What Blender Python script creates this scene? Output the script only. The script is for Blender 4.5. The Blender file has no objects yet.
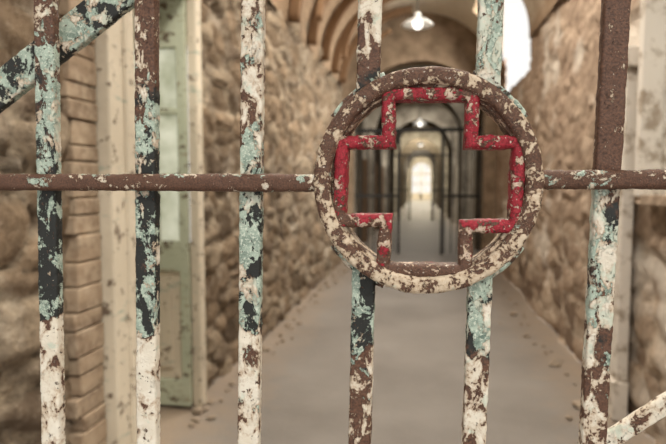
import bpy, bmesh, math, random
from mathutils import Vector, noise
random.seed(7)
S = bpy.context.scene
S.view_settings.view_transform = 'Standard'
S.view_settings.look = 'None'

# ------------------------------------------------------------ helpers
def new_obj(name, me, mat=None, parent=None, smooth=False):
    o = bpy.data.objects.new(name, me)
    S.collection.objects.link(o)
    if mat: me.materials.append(mat)
    if parent: o.parent = parent
    if smooth:
        for p in me.polygons: p.use_smooth = True
    return o

def empty(name):
    o = bpy.data.objects.new(name, None); S.collection.objects.link(o); return o

def mesh_from(name, vs, fs):
    me = bpy.data.meshes.new(name); me.from_pydata(vs, [], fs); me.update(); return me

def box_data(x0,x1,y0,y1,z0,z1,vs,fs):
    b=len(vs)
    vs += [(x0,y0,z0),(x1,y0,z0),(x1,y1,z0),(x0,y1,z0),(x0,y0,z1),(x1,y0,z1),(x1,y1,z1),(x0,y1,z1)]
    fs += [tuple(b+i for i in f) for f in [(0,3,2,1),(4,5,6,7),(0,1,5,4),(1,2,6,5),(2,3,7,6),(3,0,4,7)]]

def boxes(name, lst, mat, parent=None, bevel=0.0):
    vs=[];fs=[]
    for b in lst: box_data(*b,vs,fs)
    o=new_obj(name, mesh_from(name,vs,fs), mat, parent)
    if bevel>0:
        m=o.modifiers.new('bev','BEVEL'); m.width=bevel; m.segments=2
    return o

# ------------------------------------------------------------ node helpers
class NT:
    def __init__(s, name):
        s.m=bpy.data.materials.new(name); s.m.use_nodes=True
        s.t=s.m.node_tree; s.n=s.t.nodes; s.l=s.t.links
        s.b=s.n['Principled BSDF']
        tc=s.n.new('ShaderNodeTexCoord'); s.co=tc.outputs['Object']
    def put(s, sock, v):
        if isinstance(v,bpy.types.NodeSocket): s.l.new(v,sock)
        else:
            if isinstance(v,(tuple,list)) and len(v)==3 and sock.type=='RGBA': v=(*v,1)
            sock.default_value=v
    def noise(s, scale, detail=6, rough=.6, co=None, dist=0.0, off=None, st=None):
        n=s.n.new('ShaderNodeTexNoise'); n.inputs['Scale'].default_value=scale
        n.inputs['Detail'].default_value=detail; n.inputs['Roughness'].default_value=rough
        n.inputs['Distortion'].default_value=dist
        c=co or s.co
        if off is not None or st is not None:
            mp=s.n.new('ShaderNodeMapping'); s.l.new(c,mp.inputs[0])
            if off is not None: mp.inputs[1].default_value=off
            if st is not None: mp.inputs[3].default_value=st
            c=mp.outputs[0]
        s.l.new(c,n.inputs['Vector']); return n.outputs['Fac']
    def scaled(s, sc):
        mp=s.n.new('ShaderNodeMapping'); s.l.new(s.co,mp.inputs[0]); mp.inputs[3].default_value=sc; return mp.outputs[0]
    def math(s, op, a, b=0.0, c=0.0, clamp=False):
        n=s.n.new('ShaderNodeMath'); n.operation=op; n.use_clamp=clamp
        s.put(n.inputs[0],a); s.put(n.inputs[1],b); s.put(n.inputs[2],c); return n.outputs[0]
    def mix(s, f, a, b):
        n=s.n.new('ShaderNodeMix'); n.data_type='RGBA'
        s.put(n.inputs[0],f); s.put(n.inputs[6],a); s.put(n.inputs[7],b); return n.outputs[2]
    def ramp(s, f, stops, interp='LINEAR'):
        n=s.n.new('ShaderNodeValToRGB'); n.color_ramp.interpolation=interp
        e=n.color_ramp.elements
        while len(e)>1: e.remove(e[-1])
        e[0].position=stops[0][0]; e[0].color=(*stops[0][1],1)
        for p,c in stops[1:]:
            k=e.new(p); k.color=(*c,1)
        s.put(n.inputs[0],f); return n.outputs[0]
    def mask(s, nz, presence, sharp=40.0, gain=.5):
        a=s.math('MULTIPLY_ADD',presence,gain,-.5*gain)
        v=s.math('ADD', s.math('SUBTRACT',nz,.5), a)
        return s.math('MULTIPLY_ADD', v, sharp, .5, clamp=True)
    def bump(s, h, dist, strength=1.0):
        n=s.n.new('ShaderNodeBump'); n.inputs['Distance'].default_value=dist
        n.inputs['Strength'].default_value=strength
        s.put(n.inputs['Height'],h); s.l.new(n.outputs[0],s.b.inputs['Normal'])
    def xyz(s):
        n=s.n.new('ShaderNodeSeparateXYZ'); s.l.new(s.co,n.inputs[0]); return n.outputs
    def sep(s,c):
        n=s.n.new('ShaderNodeSeparateColor'); s.l.new(c,n.inputs[0]); return n.outputs
    def fin(s, col, rough=.7, spec=.3):
        s.put(s.b.inputs['Base Color'],col); s.put(s.b.inputs['Roughness'],rough)
        s.b.inputs['Specular IOR Level'].default_value=spec
        return s.m

BLACK=(.020,.021,.019); RUST=(.055,.028,.020); RUSTO=(.165,.080,.047)
WHITE=(.76,.70,.59); CREAM=(.58,.47,.33); MINT=(.42,.50,.41); MINT2=(.135,.19,.155)
# layered peeling paint. zones: list of (z, mint, white, rust)
def peel(name, zones, seed=0, z0=1.2, z1=1.72, scale=56, redzones=None, stretch=(1,1,.62), white_c=None, specks=.10, gritk=.28):
    t=NT(name)
    off=(seed*3.17,seed*1.3,seed*.71)
    z=t.xyz()[2]
    zz=t.math('DIVIDE', t.math('SUBTRACT',z,z0), z1-z0)
    wob=t.noise(30,4,.6,off=off)
    zz=t.math('ADD',zz,t.math('MULTIPLY_ADD',wob,.26,-.13))
    zc=t.ramp(zz,[(max(0,min(1,(a-z0)/(z1-z0))),(b,c,d)) for a,b,c,d in zones])
    r,g,b_=t.sep(zc)[:3]
    fine=t.noise(scale*7,5,.65,off=off)
    grit=t.math('MULTIPLY_ADD',t.noise(scale*4,6,.7,off=(off[0]+1,off[1]+6,off[2])),gritk,-gritk/2)
    def flake(k,o):
        return t.math('ADD',t.noise(scale*k,8,.62,off=o,dist=.5,st=stretch),grit)
    n1=flake(.8,off); n2=flake(1.0,(off[0]+5,off[1]+2,off[2]))
    n3=t.noise(scale*.6,8,.68,off=(off[0]+9,off[1],off[2]+4))
    metal=t.mix(t.mask(n3,b_,12),BLACK,t.mix(t.math('MULTIPLY_ADD',fine,3,-1,clamp=True),RUST,RUSTO))
    mm=t.mask(n1,r,70); wm=t.mask(n2,g,70)
    mint=t.mix(t.math('MULTIPLY_ADD',t.noise(scale*1.2,6,.7,off=(1,seed,3)),4,-1.3,clamp=True),MINT2,MINT)
    mint=t.mix(t.mask(fine,.36,14),mint,(.59,.63,.53))
    stain=t.math('SUBTRACT',1.0,t.mask(t.math('SUBTRACT',n2,.045),g,9))
    W=white_c or WHITE
    white=t.mix(stain,W,(.42,.28,.175))
    white=t.mix(t.math('MULTIPLY_ADD',n3,3,-1.2,clamp=True),white,t.mix(.5,white,CREAM))
    white=t.mix(t.math('MULTIPLY',t.mask(t.noise(scale*.9,6,.65,off=(off[0]+3,off[1]+3,off[2])),t.math('MULTIPLY',r,.85),10),.65),white,(.49,.57,.47))
    c=t.mix(mm,metal,mint)
    c=t.mix(wm,c,white)
    h=t.math('ADD',t.math('MULTIPLY',mm,.6),wm)
    if redzones:
        zr=t.ramp(zz,[(max(0,min(1,(a-z0)/(z1-z0))),(v,v,v)) for a,v in redzones])
        n4=flake(1.0,(off[0]+2,off[1]+7,off[2]+1))
        rm=t.mask(n4,zr,60)
        c=t.mix(rm,c,t.mix(t.math('MULTIPLY_ADD',fine,4,-1.5,clamp=True),(.20,.012,.017),(.42,.024,.042)))
        h=t.math('ADD',h,rm)
    chip=t.mask(t.noise(scale*3.0,6,.65,off=(off[0],4,off[2])),.22,40)
    c=t.mix(chip,c,t.mix(fine,BLACK,RUSTO))
    speck=t.mask(t.noise(scale*3.4,6,.65,off=(off[0]+8,1,off[2])),specks,40)
    c=t.mix(speck,c,(.62,.55,.45))
    h=t.math('SUBTRACT',h,chip)
    h=t.math('MULTIPLY_ADD',fine,.9,h)
    t.bump(h,.0013,1.0)
    return t.fin(c,.55,.35)

# ------------------------------------------------------------ gate
def section(w,d,r,n=4):
    pts=[]
    for cx,cy,a0 in [(w/2-r,d/2-r,0),(-w/2+r,d/2-r,90),(-w/2+r,-d/2+r,180),(w/2-r,-d/2+r,270)]:
        for i in range(n+1):
            a=math.radians(a0+90*i/n); pts.append((cx+r*math.cos(a),cy+r*math.sin(a)))
    out=[]
    for i,p in enumerate(pts):
        q=pts[(i+1)%len(pts)]; L=math.hypot(p[0]-q[0],p[1]-q[1]); k=max(1,int(L/.003))
        for j in range(k): out.append((p[0]+(q[0]-p[0])*j/k,p[1]+(q[1]-p[1])*j/k))
    return out

def sweep(name, path, w, d, yc, mat, parent, closed=False, r=.003, step=.003, amp=.0007, smooth_path=False, seed=0):
    P=[Vector((p[0],p[1])) for p in path]; n=len(P)
    st=[]
    if smooth_path:
        for i in range(n):
            a=P[i-1] if (closed or i>0) else P[i]; b=P[(i+1)%n] if (closed or i<n-1) else P[i]
            t=(b-a).normalized(); st.append((P[i],Vector((t.y,-t.x))))
    else:
        segs=n if closed else n-1
        for i in range(segs):
            a=P[i]; b=P[(i+1)%n]; t=(b-a); L=t.length; t.normalize(); nn=Vector((t.y,-t.x))
            if closed or i>0:
                tp=(a-P[i-1]).normalized(); np_=Vector((tp.y,-tp.x))
                m=(nn+np_).normalized(); st.append((a,m/max(.3,m.dot(nn))*.95)); s0=w*.62
            else: st.append((a,nn)); s0=step
            s1=L-(w*.62 if (closed or i<segs-1) else step)
            k=max(2,int((s1-s0)/step))
            for j in range(k+1): st.append((a+t*(s0+(s1-s0)*j/k),nn))
        if not closed:
            t=(P[-1]-P[-2]).normalized(); st.append((P[-1],Vector((t.y,-t.x))))
    sec=section(w,d,r); m=len(sec); vs=[];fs=[]
    for p,nn in st:
        for a,b in sec: vs.append((p.x+nn.x*a, yc+b, p.y+nn.y*a))
    N=len(st)
    for i in range(N if closed else N-1):
        for j in range(m):
            i2=(i+1)%N
            fs.append((i*m+j,i*m+(j+1)%m,i2*m+(j+1)%m,i2*m+j))
    if not closed:
        fs.append(tuple(range(m))); fs.append(tuple((N-1)*m+j for j in reversed(range(m))))
    me=mesh_from(name,vs,fs)
    bm=bmesh.new(); bm.from_mesh(me); bmesh.ops.recalc_face_normals(bm,faces=bm.faces); bm.normal_update()
    for v in bm.verts:
        if not amp: break
        c=v.co+Vector((seed*1.7,0,seed*.3))
        h=noise.noise(c*40)*.8+noise.noise(c*120)*.9+noise.noise(c*330)*.9
        v.co+=v.normal*(h*amp)
    bm.to_mesh(me); bm.free()
    return new_obj(name,me,mat,parent,smooth=True)

gate=empty('iron_gate')
D=.60
zone_sets={
 0:[(1.22,.2,.68,.9),(1.335,.3,.68,.9),(1.35,.42,.18,.15),(1.44,.38,.14,.12),(1.49,.44,.22,.2),(1.53,.54,.34,.3),(1.60,.62,.38,.5),(1.66,.46,.38,.8),(1.71,.3,.42,1)],
 1:[(1.22,.2,.78,.9),(1.325,.3,.74,.9),(1.342,.50,.36,.2),(1.45,.48,.34,.15),(1.54,.48,.38,.25),(1.60,.42,.36,.6),(1.65,.15,.38,.95),(1.71,.15,.40,1)],
 2:[(1.22,.2,.70,.9),(1.325,.3,.66,.9),(1.342,.46,.36,.1),(1.46,.50,.34,.2),(1.52,.48,.44,.5),(1.57,.38,.56,.9),(1.71,.3,.62,1)],
 3:[(1.22,.2,.46,.9),(1.27,.2,.58,.9),(1.31,.3,.62,.9),(1.33,.50,.37,.1),(1.42,.58,.32,.15),(1.62,.42,.44,.5),(1.67,.25,.56,.9),(1.71,.4,.46,.5)],
 4:[(1.22,.2,.62,.9),(1.29,.3,.54,.9),(1.33,.56,.43,.4),(1.42,.64,.42,.3),(1.60,.62,.54,.7),(1.71,.60,.58,.8)],
 5:[(1.22,.2,.64,.9),(1.27,.2,.46,.8),(1.33,.36,.48,.7),(1.40,.54,.52,.5),(1.48,.62,.57,.4),(1.50,.40,.38,.8),(1.515,.10,.18,1),(1.60,.05,.22,1.1),(1.71,.05,.28,1.1)],
}
xs={n:-.429+.1221*n for n in range(-8,8+1)}
xs[3]=-.0590; xs[4]=.0625; xs[5]=.1810
mats={n:peel('peeling_paint_bar_%d'%n,zone_sets[n],seed=n+1) for n in zone_sets}
RC=(.0030,1.5015)
for n,x in xs.items():
    lean=lambda z,x=x:(x+.020*(z-1.5),z)
    mat=mats.get(n,mats[abs(n)%3])
    st=.003 if 0<=n<=5 else .02
    if n in (3,4):
        dx=x-RC[0]; hz=math.sqrt(.112**2-dx*dx)
        sweep('bar_%d_lower'%(n+9),[lean(.08),lean(RC[1]-hz)],.0245,.014,D,mat,gate,step=st,seed=n)
        sweep('bar_%d_upper'%(n+9),[lean(RC[1]+hz),lean(2.3)],.0245,.014,D,mat,gate,step=st,seed=n+20)
    else:
        sweep('bar_%d'%(n+9),[lean(.08),lean(2.3)],.0245,.014,D,mat,gate,step=st,seed=n,amp=.0007 if st<.01 else 0)
rail=peel('rusty_rail_paint',[(1.2,.2,.2,.9),(1.4,.2,.22,.9),(1.503,.16,.26,1),(1.515,.36,.42,.9),(1.72,.2,.3,.9)],seed=11,scale=95,stretch=(.7,1,1))
sweep('rail_left',[(-1.44,1.5035),(RC[0]-.108,1.500)],.0185,.020,D-.010,rail,gate,r=.006,seed=31,amp=.0009)
sweep('rail_right',[(RC[0]+.108,1.503),(1.24,1.507)],.0185,.020,D-.010,rail,gate,r=.006,seed=32,amp=.0009)
for nm,z in (('rail_top',2.3),('rail_bottom',.08)):
    sweep(nm,[(-1.44,z),(1.24,z)],.05,.02,D,rail,gate,step=.02,amp=0)
def circ(R,n=220,a0=0,a1=360,c=RC):
    full=a1-a0>=360
    k=n if full else max(8,int(n*(a1-a0)/360))
    return [(c[0]+R*math.cos(math.radians(a0+(a1-a0)*i/(k if full else k-1))),c[1]+R*math.sin(math.radians(a0+(a1-a0)*i/(k if full else k-1)))) for i in range(k)]
RINGW=(.64,.52,.385)
ringm=peel('ring_paint',[(1.37,.2,.64,1),(1.44,.2,.54,1),(1.50,.2,.47,1),(1.56,.15,.42,1),(1.60,.15,.38,1),(1.63,.2,.42,1)],seed=15,scale=78,stretch=(1,1,1),white_c=RINGW,specks=.22,gritk=.42)
ringb=peel('ring_back_paint',[(1.37,.58,.42,.5),(1.50,.42,.30,.6),(1.63,.54,.42,.6)],seed=18,scale=70,stretch=(1,1,1))
sweep('ring_front',circ(.1060,340),.0175,.016,D-.016,ringm,gate,closed=True,r=.005,smooth_path=True,amp=.0009,seed=41)
sweep('ring_inner_hoop',circ(.0965,300),.005,.030,D+.000,ringm,gate,closed=True,r=.0018,smooth_path=True,amp=.0006,seed=42)
sweep('ring_back',circ(.1060,300),.020,.008,D+.012,ringb,gate,closed=True,r=.003,smooth_path=True,amp=.0006,seed=43)
for k,a in enumerate((50,128,232,309)):
    sweep('ring_collar_%d'%(k+1),circ(.1165,300,a-17,a+17),.012,.014,D+.004,ringb,gate,r=.004,smooth_path=True,seed=50+k)
crossm=peel('cross_paint',[(1.38,.1,.30,1.1),(1.45,.1,.36,1.1),(1.48,.1,.50,1),(1.62,.1,.50,1)],seed=21,scale=78,
            redzones=[(1.38,.12),(1.446,.26),(1.468,.56),(1.52,.62),(1.58,.56),(1.62,.54)],stretch=(1,1,1),white_c=(.62,.46,.37),specks=.22,gritk=.42)
a=.0415; L=.0905; cx,cz=RC[0]+.002,RC[1]-.001
pts=[(-a,L),(a,L),(a,a),(L,a),(L,-a),(a,-a),(a,-L),(-a,-L),(-a,-a),(-L,-a),(-L,a),(-a,a)]
th=math.radians(-1.2)
pts=[(cx+p[0]*math.cos(th)-p[1]*math.sin(th)+random.uniform(-.0022,.0022),cz+p[0]*math.sin(th)+p[1]*math.cos(th)+random.uniform(-.0022,.0022)) for p in pts]
sweep('cross_outline',pts,.0135,.026,D-.008,crossm,gate,closed=True,r=.0048,step=.0025,amp=.0010,seed=60)
brm=peel('brace_paint',[(1.3,.5,.3,.3),(1.6,.52,.38,.15),(1.68,.56,.42,.2),(1.72,.58,.48,.3)],seed=25,scale=45,stretch=(1,1,1))
sweep('brace_upper',[(-.92,1.338),(.53,2.295)],.040,.012,D+.022,brm,gate,step=.004,seed=70)
brm2=peel('brace_lower_paint',[(1.2,.3,.72,.9),(1.4,.3,.70,.8),(1.7,.5,.5,.5)],seed=27,scale=60,stretch=(1,1,1))
sweep('brace_lower',[(.172,1.212),(.92,1.80)],.0185,.010,D+.014,brm2,gate,step=.004,seed=71)

# ------------------------------------------------------------ room shell
XL,XR=-1.5,1.3
YE=10.7; ZS=3.3
def stone_mat(name):
    t=NT(name)
    at=t.n.new('ShaderNodeAttribute'); at.attribute_name='stone'
    r,g,b=t.sep(at.outputs['Color'])[:3]
    col=t.ramp(r,[(0,(.11,.078,.050)),(.25,(.26,.185,.118)),(.5,(.38,.275,.180)),(.7,(.18,.132,.092)),(.85,(.46,.36,.25)),(1,(.25,.20,.145))])
    n=t.noise(9,8,.7); n2=t.noise(2.0,6,.65); n4=t.noise(24,6,.7)
    col=t.mix(t.math('MULTIPLY_ADD',n,3.2,-1.2,clamp=True),t.mix(.6,col,(.07,.048,.033)),col)
    col=t.mix(t.math('MULTIPLY_ADD',n4,3,-1.7,clamp=True),col,(.55,.45,.34))
    mort=t.mix(t.math('MULTIPLY_ADD',n,3,-1,clamp=True),(.09,.064,.045),(.50,.41,.30))
    mm=t.math('MULTIPLY_ADD',g,-12,1.6,clamp=True)
    col=t.mix(t.math('MULTIPLY',mm,.85),col,mort)
    pl=t.mask(n2,.26,10)
    col=t.mix(t.math('MULTIPLY',pl,.5),col,(.60,.52,.42))
    t.bump(t.math('ADD',n,n4),.03,1)
    return t.fin(col,.9,.1)
def wall_grid(name, X, sgn, y0,y1,z0,z1,step,holes,mat,depth=.05,sc=(3.0,4.6)):
    ny=int((y1-y0)/step); nz=int((z1-z0)/step); vs=[];cols=[]
    for i in range(ny+1):
        for j in range(nz+1):
            y=y0+(y1-y0)*i/ny; z=z0+(z1-z0)*j/nz
            q=Vector((y*sc[0],z*sc[1],X*3)); q+=Vector((noise.noise(q*.9),noise.noise(q*.9+Vector((9,9,9))),0))*.35
            q+=Vector((noise.noise(q*4),noise.noise(q*4+Vector((3,3,3))),0))*.08
            ds,ps=noise.voronoi(q)
            e=ds[1]-ds[0]
            hsh=abs(math.sin(ps[0].x*12.9898+ps[0].y*78.233)*43758.5453)%1
            bulge=min(1,e*4)**.55
            dd=depth*(bulge*(.4+.65*hsh))+noise.noise(Vector((y,z,X))*.8)*.05+noise.noise(Vector((y,z,X))*12)*.014
            vs.append((X+sgn*(dd-.05),y,z)); cols.append((hsh,e,0,1))
    fs=[]
    for i in range(ny):
        for j in range(nz):
            yc=y0+(i+.5)*(y1-y0)/ny; zc=z0+(j+.5)*(z1-z0)/nz
            if any(a<yc<b and c<zc<d for a,b,c,d in holes): continue
            q=[i*(nz+1)+j,(i+1)*(nz+1)+j,(i+1)*(nz+1)+j+1,i*(nz+1)+j+1]
            fs.append(tuple(q if sgn<0 else q[::-1]))
    me=mesh_from(name,vs,fs)
    ca=me.color_attributes.new('stone','FLOAT_COLOR','POINT')
    for k,c in enumerate(cols): ca.data[k].color=c
    return new_obj(name,me,mat,smooth=True)

holeL=[(2.45,3.56,0,2.75)]
wallL=wall_grid('wall_left',XL,1,.15,YE,0,3.55,.028,holeL,stone_mat('rubble_stone'),depth=.075,sc=(3.2,5.8))

t=NT('peeling_plaster')
at=t.n.new('ShaderNodeAttribute'); at.attribute_name='stone'
r,g,b=t.sep(at.outputs['Color'])[:3]
x,y,z=t.xyz()[:3]
n=t.noise(3.0,8,.68); nf=t.noise(22,6,.7); nb=t.noise(1.1,4,.5)
k3=t.math('MULTIPLY_ADD',n,3,-1,clamp=True)
pl=t.mix(k3,(.27,.185,.13),(.60,.46,.34))
pl=t.mix(t.math('MULTIPLY_ADD',nf,3,-1.5,clamp=True),pl,(.16,.105,.075))
dg=t.math('SINE',t.math('MULTIPLY',t.math('ADD',y,t.math('MULTIPLY',z,1.3)),42))
pl=t.mix(t.math('MULTIPLY_ADD',dg,.18,.18),pl,(.12,.078,.052))
stn=t.ramp(r,[(0,(.17,.115,.08)),(.5,(.38,.275,.195)),(1,(.55,.43,.32))])
low=t.math('MULTIPLY_ADD',t.math('ADD',z,t.math('MULTIPLY',nb,1.8)),-2.0,4.4,clamp=True)
mm=t.math('MULTIPLY_ADD',g,-14,1.6,clamp=True)
stn=t.mix(t.math('MULTIPLY',mm,.75),stn,(.54,.45,.35))
stn=t.mix(t.math('MULTIPLY_ADD',nf,3,-1.4,clamp=True),stn,(.17,.12,.085))
col=t.mix(low,pl,stn)
col=t.mix(t.mask(nb,.26,12),col,(.64,.56,.47))
t.bump(t.math('ADD',n,nf),.03,.9)
plaster=t.fin(col,.9,.1)
holeR=[(2.3,3.55,1.42,2.75),(7.6,9.8,2.95,4)]
wallR=wall_grid('wall_right',XR,-1,.15,YE,0,3.55,.03,holeR,plaster,depth=.042,sc=(3.0,5.2))

t=NT('dusty_concrete')
x,y,z=t.xyz()[:3]
n=t.noise(1.3,7,.6); nf=t.noise(30,6,.7); nm=t.noise(7,5,.6)
c=t.mix(t.math('MULTIPLY_ADD',n,2,-.5,clamp=True),(.150,.131,.114),(.245,.220,.194))
edge=t.math('MULTIPLY_ADD',t.math('ABSOLUTE',t.math('ADD',x,.1)),1.8,-1.6)
edge=t.math('ADD',edge,t.math('MULTIPLY_ADD',nm,1.6,-.8),clamp=True)
c=t.mix(edge,c,(.26,.20,.148))
c=t.mix(t.math('MULTIPLY',t.mask(nf,.2,10),.4),c,(.14,.12,.10))
t.bump(t.math('ADD',nm,nf),.008,.5)
floorm=t.fin(c,t.math('MULTIPLY_ADD',n,.3,.42),.4)
vs=[];fs=[]
ny,nx=300,60
for i in range(ny+1):
    for j in range(nx+1):
        y=-2+56*i/ny; x=-2.2+4.2*j/nx
        vs.append((x,y,noise.noise(Vector((x*2,y*2,0)))*.006-.006))
for i in range(ny):
    for j in range(nx):
        k=i*(nx+1)+j; fs.append((k,k+1,k+nx+2,k+nx+1))
new_obj('floor',mesh_from('floor',vs,fs),floorm,smooth=True)

t=NT('flaking_vault')
x,y,z=t.xyz()[:3]
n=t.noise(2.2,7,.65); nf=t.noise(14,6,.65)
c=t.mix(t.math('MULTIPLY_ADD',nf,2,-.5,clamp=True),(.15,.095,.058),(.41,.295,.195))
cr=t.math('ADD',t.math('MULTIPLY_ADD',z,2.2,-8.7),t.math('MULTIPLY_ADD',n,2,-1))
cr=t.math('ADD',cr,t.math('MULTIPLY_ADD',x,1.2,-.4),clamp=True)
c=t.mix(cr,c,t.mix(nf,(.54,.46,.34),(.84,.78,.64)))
t.bump(t.math('ADD',n,nf),.03,.8)
vaultm=t.fin(c,.9,.1)
def vault(name,y0,y1,holes,mat,R=1.4,xc=-.1,zs=ZS,st=.2,na=32):
    vs=[];fs=[]; ny=int(round((y1-y0)/st))
    for i in range(ny+1):
        for k in range(na+1):
            an=math.pi*k/na; y=y0+(y1-y0)*i/ny
            rr=R+noise.noise(Vector((an*2,y,3)))*.02
            vs.append((xc+rr*math.cos(an),y,zs+rr*.93*math.sin(an)))
    for i in range(ny):
        for k in range(na):
            yc=y0+(i+.5)*(y1-y0)/ny; ac=180*(k+.5)/na
            if any(a<yc<b and c<ac<d for a,b,c,d in holes): continue
            q=i*(na+1)+k; fs.append((q,q+1,q+na+2,q+na+1))
    return new_obj(name,mesh_from(name,vs,fs),mat,smooth=True)
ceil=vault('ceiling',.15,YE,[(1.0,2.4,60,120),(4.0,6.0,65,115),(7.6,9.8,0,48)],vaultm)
t=NT('old_timber'); nn=t.noise(6,6,.6,co=t.scaled((3,3,.6)))
wood=t.fin(t.mix(nn,(.09,.05,.025),(.28,.165,.09)),.8,.2)
for i in range(11):
    yy=.7+i*.95+random.uniform(-.1,.1)
    path=[(-.1+1.33*math.cos(math.pi*k/40),ZS+1.24*math.sin(math.pi*k/40)) for k in range(random.choice((19,21,23)),41)]
    sweep('timber_rib_%d'%(i+1),path,.12,.10,yy,wood,ceil,smooth_path=True,r=.01,amp=0)
    path=[(-.1+1.05*math.cos(math.pi*k/40),ZS+1.0*math.sin(math.pi*k/40)) for k in range(26,41)]
    if i%2==0: sweep('timber_strut_%d'%(i+1),path,.07,.07,yy,wood,ceil,smooth_path=True,r=.01,amp=0)

def arch_wall(name,y,th,hw,spring,rise,mat,x0=-1.6,x1=1.4,top=4.8,xc=-.1):
    N=24; inner=[(xc-hw,0)]+[(xc-hw*math.cos(math.pi*k/N),spring+rise*math.sin(math.pi*k/N)) for k in range(N+1)]+[(xc+hw,0)]
    outer=[(x0,0)]+[(x0+(x1-x0)*k/N,top) for k in range(N+1)]+[(x1,0)]
    vs=[];fs=[];m=len(inner)
    for yy in (y,y+th):
        for p in inner: vs.append((p[0],yy,p[1]))
        for p in outer: vs.append((p[0],yy,p[1]))
    for i in range(m-1):
        fs.append((i,i+1,m+i+1,m+i)); o=2*m
        fs.append((o+i,o+m+i,o+m+i+1,o+i+1))
        fs.append((i,o+i,o+i+1,i+1))
    return new_obj(name,mesh_from(name,vs,fs),mat)
t=NT('brown_arch_plaster'); nn=t.noise(4,7,.65)
archm=t.fin(t.mix(t.math('MULTIPLY_ADD',nn,2,-.5,clamp=True),(.12,.08,.05),(.38,.28,.19)),.9,.1)
t=NT('far_plaster'); nn=t.noise(2,7,.65); n5=t.noise(7,6,.65)
farm=t.fin(t.mix(t.math('MULTIPLY_ADD',nn,3,-1,clamp=True),t.mix(n5,(.10,.085,.07),(.27,.235,.19)),(.54,.49,.41)),.85,.15)
t=NT('arch_trim_dark'); nn=t.noise(5,6,.6)
farm2=t.fin(t.mix(nn,(.05,.04,.03),(.20,.16,.115)),.85,.15)
arch_wall('wall_arch_front',YE,.35,1.22,2.7,1.05,archm)
for nm,yy,hw,sp,ri,mt,xo in (('a',13.0,1.28,2.9,1.35,farm2,0),('b',16,1.22,2.75,1.3,farm,-.03),('c',18.2,1.23,2.9,1.3,farm2,.02),('d',21.9,1.2,2.6,1.3,farm,0),('e',24.5,1.12,2.75,1.2,farm2,.03),('f',29,1.1,2.5,1.25,farm,-.02),('g',34,.98,2.4,1.1,farm2,0),('h',41,.95,2.3,1.1,farm,0)):
    arch_wall('wall_arch_'+nm,yy,.25,hw,sp,ri,mt,xc=-.1+xo)
YZ=52
wlf=boxes('wall_left_far',[(-1.6,-1.5,YE+.35,YZ,0,3.4)],farm)
wrf=boxes('wall_right_far',[(1.3,1.4,YE+.35,YZ,0,3.4)],farm)
vault('ceiling_far',YE+.35,YZ,[(14.1,15.0,70,110),(19.5,20.8,65,115),(25.7,27.4,60,120),(33,35.5,50,130),(39,41.5,50,130),(45,50,50,130)],farm,st=.3)
t=NT('white_timber'); nn=t.noise(8,7,.65)
wt=t.fin(t.mix(t.mask(nn,.4,10),(.62,.56,.46),(.34,.27,.20)),.7,.3)
arch_wall('wall_end',YZ,.3,.80,2.5,.80,farm)
t=NT('frosted_glass'); t.b.inputs['Transmission Weight'].default_value=.9
frost=t.fin((.86,.88,.84),.35,.4)
wf=empty('window_1')
boxes('frame',[(-.18,-.02,YZ+.1,YZ+.2,.0,3.2),(-.93,.73,YZ+.1,YZ+.2,2.25,2.42),(-.93,.73,YZ+.1,YZ+.2,.0,.6),(-.53,-.45,YZ+.1,YZ+.2,.6,3.1),(.25,.33,YZ+.1,YZ+.2,.6,3.1),(-.93,.73,YZ+.1,YZ+.2,1.38,1.5)],wt,wf)
t=NT('dark_iron'); iron=t.fin((.03,.028,.026),.6,.3)
for yg in (12.0,22.9):
    g2=empty('far_barred_gate')
    boxes('gate_bars',[(-1.3+.14*k,-1.28+.14*k,yg-.02,yg+.02,.03,2.6) for k in range(6)]+[(.45+.14*k,.47+.14*k,yg-.02,yg+.02,.03,2.6) for k in range(6)]+
      [(-1.40,-.5,yg-.03,yg+.03,1.2,1.26),(.4,1.18,yg-.03,yg+.03,1.2,1.26),(-1.40,1.18,yg-.03,yg+.03,2.56,2.64),(-.52,-.46,yg-.03,yg+.03,0,2.6),(.38,.44,yg-.03,yg+.03,0,2.6)],iron,g2)
boxes('cell_doors_left',[(-1.5,-1.42,yy,yy+.9,.0,2.1) for yy in (14.3,17.2,20.2,23.4,26,30,35,39)],wood,wlf)
boxes('cell_doors_right',[(1.22,1.3,yy,yy+.9,.0,2.1) for yy in (14.0,17.2,20.2,26,30,35,39)],wt,wrf)

# ------------------------------------------------------------ left doorway
def peeled(name,a,b,under,chip,pm=.28,pc=.31):
    t=NT(name)
    n1=t.noise(5,8,.7,co=t.scaled((1,1,3.5))); n2=t.noise(14,8,.7); n3=t.noise(2,4,.5)
    c=t.mix(n3,a,b)
    c=t.mix(t.math('MULTIPLY',t.mask(n1,pm,20),.7),c,under)
    c=t.mix(t.mask(n2,pc,16),c,chip)
    t.bump(n2,.008,.9); return t.fin(c,.7,.25)
cream=peeled('aged_cream_paint',(.43,.37,.28),(.70,.62,.49),(.27,.32,.26),(.14,.10,.07))
sage=peeled('aged_sage_paint',(.33,.36,.26),(.54,.56,.43),(.26,.21,.14),(.12,.09,.06),.30,.33)
t=NT('greenish_glass'); t.b.inputs['Transmission Weight'].default_value=.85
gl=t.fin(t.mix(t.math('MULTIPLY_ADD',t.noise(4,5,.65),3,-1,clamp=True),(.38,.40,.26),(.90,.90,.74)),.3,.5)
t=NT('weathered_quoin')
oi=t.noise(3.2,2,.5,co=t.scaled((.5,.8,4)))
qc=t.mix(t.math('MULTIPLY_ADD',oi,3,-1,clamp=True),(.17,.118,.08),(.34,.25,.17))
brick=t.fin(t.mix(t.math('MULTIPLY_ADD',t.noise(20,6,.7),3,-1.2,clamp=True),qc,(.43,.345,.25)),.9,.1)
rows=[]
z=0
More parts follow.
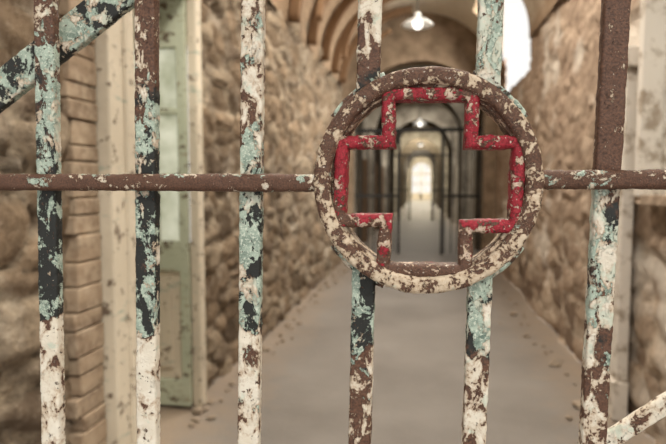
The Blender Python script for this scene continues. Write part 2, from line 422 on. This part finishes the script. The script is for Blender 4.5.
while z<2.85:
    h=random.uniform(.06,.13); rows.append((-1.54,-1.464-random.uniform(0,.01),2.19+random.uniform(0,.05),2.41,z,z+h-.006)); z+=h
boxes('stone_quoin',rows,brick,wallL,bevel=.007)
d1=empty('door_1')
boxes('casing_near',[(-1.50,-1.415,2.42,2.62,0,2.8)],cream,d1,bevel=.008)
boxes('casing_near_bead',[(-1.44,-1.40,2.55,2.64,0,2.8)],cream,d1,bevel=.012)
boxes('casing_head',[(-1.50,-1.43,2.42,3.62,2.74,2.9)],cream,d1,bevel=.008)
boxes('reveal_far',[(-2.0,-1.5,3.55,3.60,0,1.1),(-2.0,-1.5,3.55,3.60,2.4,2.8)],cream,d1)
boxes('reveal_near',[(-2.0,-1.5,2.38,2.42,0,2.8)],cream,d1)
boxes('reveal_head',[(-2.0,-1.5,2.4,3.6,2.75,2.8)],cream,d1)
boxes('casing_far',[(-1.50,-1.44,3.50,3.60,0,2.8)],cream,d1,bevel=.008)
yl=3.46
boxes('leaf_far',[(-1.98,-1.88,yl,yl+.045,.02,2.7),(-1.56,-1.50,yl,yl+.045,.02,2.7),(-1.9,-1.55,yl,yl+.045,.02,.2),(-1.9,-1.55,yl,yl+.045,.92,1.12),(-1.9,-1.55,yl,yl+.045,2.36,2.7),
      (-1.9,-1.55,yl,yl+.045,1.52,1.56),(-1.9,-1.55,yl,yl+.045,1.94,1.98),(-1.735,-1.705,yl,yl+.045,1.08,2.42)],sage,d1,bevel=.006)
boxes('leaf_far_panel',[(-1.88,-1.56,yl+.015,yl+.03,.2,.92),(-1.82,-1.62,yl-.005,yl+.02,.28,.84)],cream,d1,bevel=.006)
boxes('leaf_far_glass',[(-1.9,-1.55,yl+.02,yl+.026,1.10,2.40)],gl,d1)
xl=-1.96
boxes('leaf_closed',[(xl,xl+.045,2.42,2.54,.02,2.7),(xl,xl+.045,3.34,3.46,.02,2.7),(xl,xl+.045,2.54,3.34,.02,.25),(xl,xl+.045,2.54,3.34,1.0,1.18),(xl,xl+.045,2.54,3.34,2.45,2.7),
      (xl,xl+.045,2.92,2.97,1.18,2.45),(xl,xl+.045,2.54,3.34,1.8,1.84),(xl+.01,xl+.03,2.54,3.34,.25,1.0)],sage,d1,bevel=.006)
boxes('leaf_closed_glass',[(xl+.015,xl+.021,2.54,3.34,1.18,2.45)],gl,d1)

# ------------------------------------------------------------ right window and casings
t=NT('chalky_white'); n1=t.noise(7,8,.7); 
chalk=t.fin(t.mix(t.mask(n1,.38,10),(.70,.64,.56),(.36,.29,.22)),.8,.2)
w2=empty('window_2')
boxes('frame',[(1.24,1.36,3.52,3.60,1.42,2.78),(1.24,1.36,2.26,2.34,1.42,2.78),
               (1.40,1.44,2.3,3.55,2.05,2.09),(1.40,1.44,2.60,2.64,1.44,2.72),(1.40,1.44,2.90,2.94,1.44,2.72),(1.40,1.44,3.22,3.26,1.44,2.72)],chalk,w2,bevel=.006)
boxes('sill',[(1.25,1.62,2.28,3.60,1.38,1.43)],plaster,w2)
boxes('reveals',[(1.3,1.66,3.55,3.6,1.4,2.8),(1.3,1.66,2.26,2.31,1.4,2.8),(1.3,1.66,2.26,3.6,2.75,2.8)],chalk,w2)
boxes('glass',[(1.415,1.421,2.3,3.55,1.44,2.72)],frost,w2)
pil=empty('trim_1')
boxes('pilaster_board',[(1.22,1.29,3.72,3.94,.25,2.25),(1.20,1.29,3.70,3.96,.0,.25),(1.20,1.29,3.68,3.98,2.2,2.32)],chalk,pil,bevel=.01)
boxes('trim_2',[(1.23,1.29,4.25,4.34,.0,2.9)],plaster,bevel=.01)

# ------------------------------------------------------------ pendant lamps
prof=[(.02,.16),(.035,.15),(.04,.10),(.06,.085),(.12,.06),(.175,.025),(.20,0),(.195,-.005),(.17,.015),(.11,.05),(.05,.075),(0,.08)]
t=NT('enamel_white'); enamel=t.fin((.85,.85,.82),.3,.5)
t=NT('lit_bulb'); t.b.inputs['Emission Color'].default_value=(1,.97,.9,1); t.b.inputs['Emission Strength'].default_value=3
bulbm=t.fin((.9,.9,.85),.3,.5)
def pendant(LX,LY,LZ,ztop):
    lamp=empty('pendant_lamp'); vs=[];fs=[];n=40
    for rr,zz in prof:
        for k in range(n): vs.append((LX+rr*math.cos(2*math.pi*k/n),LY+rr*math.sin(2*math.pi*k/n),LZ+zz))
    for i in range(len(prof)-1):
        for k in range(n): fs.append((i*n+k,i*n+(k+1)%n,(i+1)*n+(k+1)%n,(i+1)*n+k))
    new_obj('shade',mesh_from('shade',vs,fs),enamel,lamp,smooth=True)
    boxes('cord',[(LX-.006,LX+.006,LY-.006,LY+.006,LZ+.15,ztop)],iron,lamp)
    bm=bmesh.new(); bmesh.ops.create_uvsphere(bm,u_segments=16,v_segments=10,radius=.06)
    for v in bm.verts: v.co+=Vector((LX,LY,LZ+.01))
    me=bpy.data.meshes.new('bulb'); bm.to_mesh(me); bm.free()
    new_obj('bulb',me,bulbm,lamp,smooth=True)
pendant(-.08,7.3,3.47,4.58)
pendant(-.08,15.6,3.08,4.58)
pendant(-.08,24.0,3.08,4.58)

# ------------------------------------------------------------ rubble
bm=bmesh.new()
for i in range(150):
    if random.random()<.5: x=XL+.06+abs(random.gauss(0,.09))
    else: x=XR-.12-abs(random.gauss(0,.10))
    y=random.uniform(1.6,10.4)
    x=max(XL+.06,min(XR-.11,x))
    s=random.uniform(.010,.028)*(1.7 if random.random()<.12 else 1)
    r_=bmesh.ops.create_icosphere(bm,subdivisions=1,radius=s)
    ax=(random.uniform(.7,1.5),random.uniform(.7,1.5),random.uniform(.4,.8))
    for v in r_['verts']:
        c=v.co*(1+random.uniform(-.2,.2)); v.co=Vector((x+c.x*ax[0],y+c.y*ax[1],s*.4+c.z*ax[2]))
me=bpy.data.meshes.new('rubble'); bm.to_mesh(me); bm.free()
t=NT('rubble_mat'); nn=t.noise(11,4,.6)
new_obj('floor_rubble',me,t.fin(t.mix(nn,(.22,.17,.125),(.40,.325,.245)),.9,.1))

# ------------------------------------------------------------ light
w=bpy.data.worlds.new('sky'); S.world=w; w.use_nodes=True
bg=w.node_tree.nodes['Background']; bg.inputs[0].default_value=(1,.985,.95,1); bg.inputs[1].default_value=1.05
relief_sun=bpy.data.lights.new('relief_sun','SUN'); relief_sun.energy=1.8; relief_sun.angle=math.radians(8); relief_sun.color=(1,.94,.84)  # sun lamp added behind the camera to bring out relief on the gate
so=bpy.data.objects.new('relief_sun',relief_sun); S.collection.objects.link(so)
so.rotation_euler=Vector((-.55,.62,-.75)).to_track_quat('-Z','Y').to_euler()
def area(name,loc,rot,sx,sy,e,col=(1,.93,.82)):
    l=bpy.data.lights.new(name,'AREA'); l.shape='RECTANGLE'; l.size=sx; l.size_y=sy; l.energy=e; l.color=col
    o=bpy.data.objects.new(name,l); o.location=loc; o.rotation_euler=[math.radians(a) for a in rot]; S.collection.objects.link(o)
area('skylight_near',(-.1,1.7,4.75),(0,0,0),1.1,1.3,110)
area('skylight_middle',(-.1,5,4.75),(0,0,0),1.1,1.9,220)
area('skylight_side',(1.9,8.7,4.2),(0,62,0),1.6,2.2,360,(1,.96,.88))
area('skylight_far_1',(-.1,14.5,4.8),(0,0,0),1.2,.9,70)
area('skylight_far_2',(-.1,20.2,4.8),(0,0,0),1.2,1.3,120)
area('skylight_far_3',(-.1,26.5,4.8),(0,0,0),1.6,1.6,300,(1,.92,.72))
area('skylight_far_4',(-.1,34.2,4.8),(0,0,0),1.6,2.4,500,(1,.92,.72))
area('skylight_far_5',(-.1,47.5,4.8),(0,0,0),1.6,4.8,900,(1,.92,.72))

# ------------------------------------------------------------ camera
cam=bpy.data.cameras.new('camera'); co=bpy.data.objects.new('camera',cam); S.collection.objects.link(co)
co.location=(0,0,1.5); co.rotation_euler=(math.radians(90-3.95),0,math.radians(8.96))
cam.sensor_width=36; cam.lens=30.54; cam.clip_start=.02; cam.clip_end=200
cam.dof.use_dof=True; cam.dof.focus_distance=.585; cam.dof.aperture_fstop=5.8
S.camera=co
